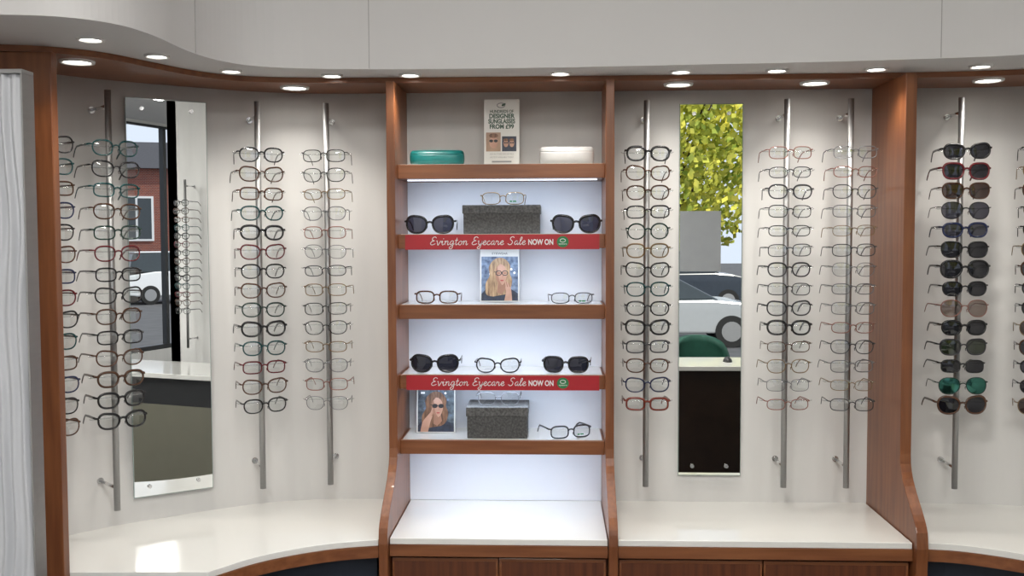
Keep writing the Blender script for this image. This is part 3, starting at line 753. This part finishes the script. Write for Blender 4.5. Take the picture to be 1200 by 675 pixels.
# street, a step below the shop floor
GZ=-.6
ASPH=mat("asphalt",(0.10,0.10,0.105),0.9,var=0.25,scale=3)
box("ground",-30,80,-80,-6.15,GZ-.1,GZ,ASPH,kind="structure")
TYRE=mat("tyre_rubber",(0.012,0.012,0.012),.8,var=.1)
GLS=mat("car_glass",(0.03,0.04,0.045),.05,var=.1,coat=.5)
def car(x,y,rz,body,suv,lab):
    o=empty("car",(x,y,GZ),category="car",label=lab); o.rotation_euler=(0,0,rz)
    L=2.2; hh=.18 if suv else 0
    low=[(-L,.35),(-L,.62+hh),(-L+.1,.80+hh),(-1.2,.92+hh),(1.0,.95+hh),(1.55,.90+hh),(L-.12,.78+hh),(L,.60+hh),(L,.35),(1.75,.28),(-1.75,.28)]
    up=[(-1.5 if not suv else -2.0,.90+hh),(-1.0 if not suv else -1.85,1.38+hh*1.8),(.25,1.42+hh*1.8),(1.15,.94+hh)]
    def ext(name,P,wb,wt,zt,m):
        bm=bmesh.new()
        def yy(z,s): t=min(max((z-.9)/.5,0),1); return s*(wb+(wt-wb)*t)
        a=[bm.verts.new((p,yy(q,-1),q)) for p,q in P]; b=[bm.verts.new((p,yy(q,1),q)) for p,q in P]
        bm.faces.new(a); bm.faces.new(b[::-1]); k=len(P)
        for i in range(k): bm.faces.new((a[i],b[i],b[(i+1)%k],a[(i+1)%k]))
        return finish(bm,name,m,o,bevel=.04)
    ext("car_body",low,.86,.86,1,body); ext("car_windows",up,.80,.62,1,GLS)
    bm=bmesh.new(); add_box(bm,-.95 if not suv else -1.8,.3,-.60,.60,1.40+hh*1.8,1.45+hh*1.8); finish(bm,"car_roof",body,o,bevel=.02)
    for px in (-1.38,1.38):
        for s in (-1,1):
            bm=bmesh.new(); add_cyl(bm,(px,s*.70,.32),(px,s*.885,.32),.32,28,0); add_cyl(bm,(px,s*.886,.32),(px,s*.893,.32),.20,20,1); finish(bm,"wheel",[TYRE,STEEL],o)
SIL=mat("silver_car_paint",(0.50,0.52,0.53),.25,metal=.4,var=.03,coat=.6); DKP=mat("dark_car_paint",(0.03,0.04,0.055),.25,var=.1,coat=.6); WHP=mat("white_car_paint",(0.75,0.76,0.78),.25,var=.03,coat=.6)
car(2.15,-17.6,0,SIL,False,"silver car parked in the street outside")
car(3.80,-27.5,0,DKP,True,"dark blue car parked across the street")
car(24.6,-21.6,rad(30),WHP,True,"white car parked outside by the brick house")
LEAF=mat("yellow_green_leaves",(0.95,0.85,0.14),.5,col2=(0.24,0.36,0.06),scale=1.0); BARK=mat("tree_bark",(0.05,0.035,0.025),.9,var=.4,scale=12)
def tree(x,y,hh,rr,nl):
    o=empty("tree",(x,y,GZ),category="tree",group="street trees",label="street tree with yellow and green leaves")
    bm=bmesh.new(); add_cyl(bm,(0,0,0),(.1,0,hh*.55),.16,12,0,.09)
    for k_ in range(7):
        a=k_*2.4; add_cyl(bm,(.05,0,hh*(.3+.03*k_)),(rr*.6*math.cos(a),rr*.6*math.sin(a),hh*(.55+.05*k_)),.06,8,0,.02)
    finish(bm,"trunk",BARK,o)
    bm=bmesh.new()
    for _ in range(nl):
        while True:
            v=Vector((random.uniform(-1,1),random.uniform(-1,1),random.uniform(-1,1)))
            if .25<v.length<1: break
        c=Vector((v.x*rr,v.y*rr,hh*.56+v.z*hh*.46)); u=Vector((random.gauss(0,1),random.gauss(0,1),random.gauss(0,1))).normalized(); w_=u.orthogonal().normalized(); s=random.uniform(.10,.19)
        bm.faces.new([bm.verts.new(c+u*s),bm.verts.new(c+w_*s*.7),bm.verts.new(c-u*s),bm.verts.new(c-w_*s*.7)])
    me=bpy.data.meshes.new("foliage"); bm.to_mesh(me); bm.free(); me.materials.append(LEAF); f=bpy.data.objects.new("foliage",me); link(f,o); f["kind"]="stuff"
tree(4.4,-33.5,10.5,3.6,9500); tree(12.6,-34,9,3.0,3000); tree(-3.4,-34,9,3.0,2500)
def brick():
    m=bpy.data.materials.new("red_brick"); m.use_nodes=True; nt=m.node_tree; b=nt.nodes["Principled BSDF"]
    t=nt.nodes.new("ShaderNodeTexBrick"); tc=nt.nodes.new("ShaderNodeTexCoord"); mp=nt.nodes.new("ShaderNodeMapping"); mp.inputs["Rotation"].default_value=(rad(90),0,0)
    nt.links.new(tc.outputs["Object"],mp.inputs[0]); nt.links.new(mp.outputs[0],t.inputs["Vector"])
    t.inputs["Color1"].default_value=(.28,.07,.04,1); t.inputs["Color2"].default_value=(.20,.05,.035,1); t.inputs["Mortar"].default_value=(.3,.25,.22,1); t.inputs["Scale"].default_value=4
    nt.links.new(t.outputs["Color"],b.inputs["Base Color"]); b.inputs["Roughness"].default_value=.85; return m
BR=brick(); SLATE=mat("slate_roof",(0.06,0.06,0.07),.8,var=.2)
o=empty("brick_house",(34.8,-30.2,GZ),category="house",label="red brick house with white windows across the street"); o.rotation_euler=(0,0,rad(52))
bm=bmesh.new(); add_box(bm,-8,8,-6,0,0,5.5)
finish(bm,"house_walls",BR,o)
bm=bmesh.new(); a=[bm.verts.new(p) for p in ((-8.3,.3,5.5),(8.3,.3,5.5),(8.3,-6.3,5.5),(-8.3,-6.3,5.5),(-8.3,-3,7.0),(8.3,-3,7.0))]
for f in ((0,1,5,4),(2,3,4,5),(0,4,3),(1,2,5),(0,3,2,1)): bm.faces.new([a[i] for i in f])
finish(bm,"roof",SLATE,o)
for wx in (-5.4,-2.6,.2,3.0):
    bm=bmesh.new(); wz=2.1; add_box(bm,wx,wx+1.5,0,.06,wz,wz+2.1,0); add_box(bm,wx+.1,wx+.70,.06,.07,wz+.1,wz+2.0,1); add_box(bm,wx+.80,wx+1.4,.06,.07,wz+.1,wz+2.0,1)
    finish(bm,"house_window",[WHITEP,GLS],o)

# ------------------------------------------------------------------ world, sun, camera
wd=bpy.data.worlds.new("world"); S.world=wd; wd.use_nodes=True
wd.node_tree.nodes["Background"].inputs[0].default_value=(.78,.86,1.0,1); wd.node_tree.nodes["Background"].inputs[1].default_value=1.1
sn=bpy.data.lights.new("sun",'SUN'); sn.energy=4.0; sn.angle=rad(1); sn.color=(1,.95,.85)
so=bpy.data.objects.new("sun",sn); so.rotation_euler=Vector((-.25,-.8,-.75)).to_track_quat('-Z','Y').to_euler(); so.location=(0,5,10); link(so)
cam=bpy.data.cameras.new("camera"); cam.lens=35.0; cam.sensor_width=36; cam.clip_start=.05; cam.clip_end=200
co=bpy.data.objects.new("camera",cam); link(co)
M=Matrix.Rotation(rad(2.4),4,'Z')@Matrix.Rotation(rad(90-2.9),4,'X')@Matrix.Rotation(rad(-.2),4,'Z')
co.matrix_world=Matrix.Translation((0,-3.15,1.6))@M
S.camera=co
S.view_settings.view_transform='Standard'; S.view_settings.look='None'; S.view_settings.exposure=0.0
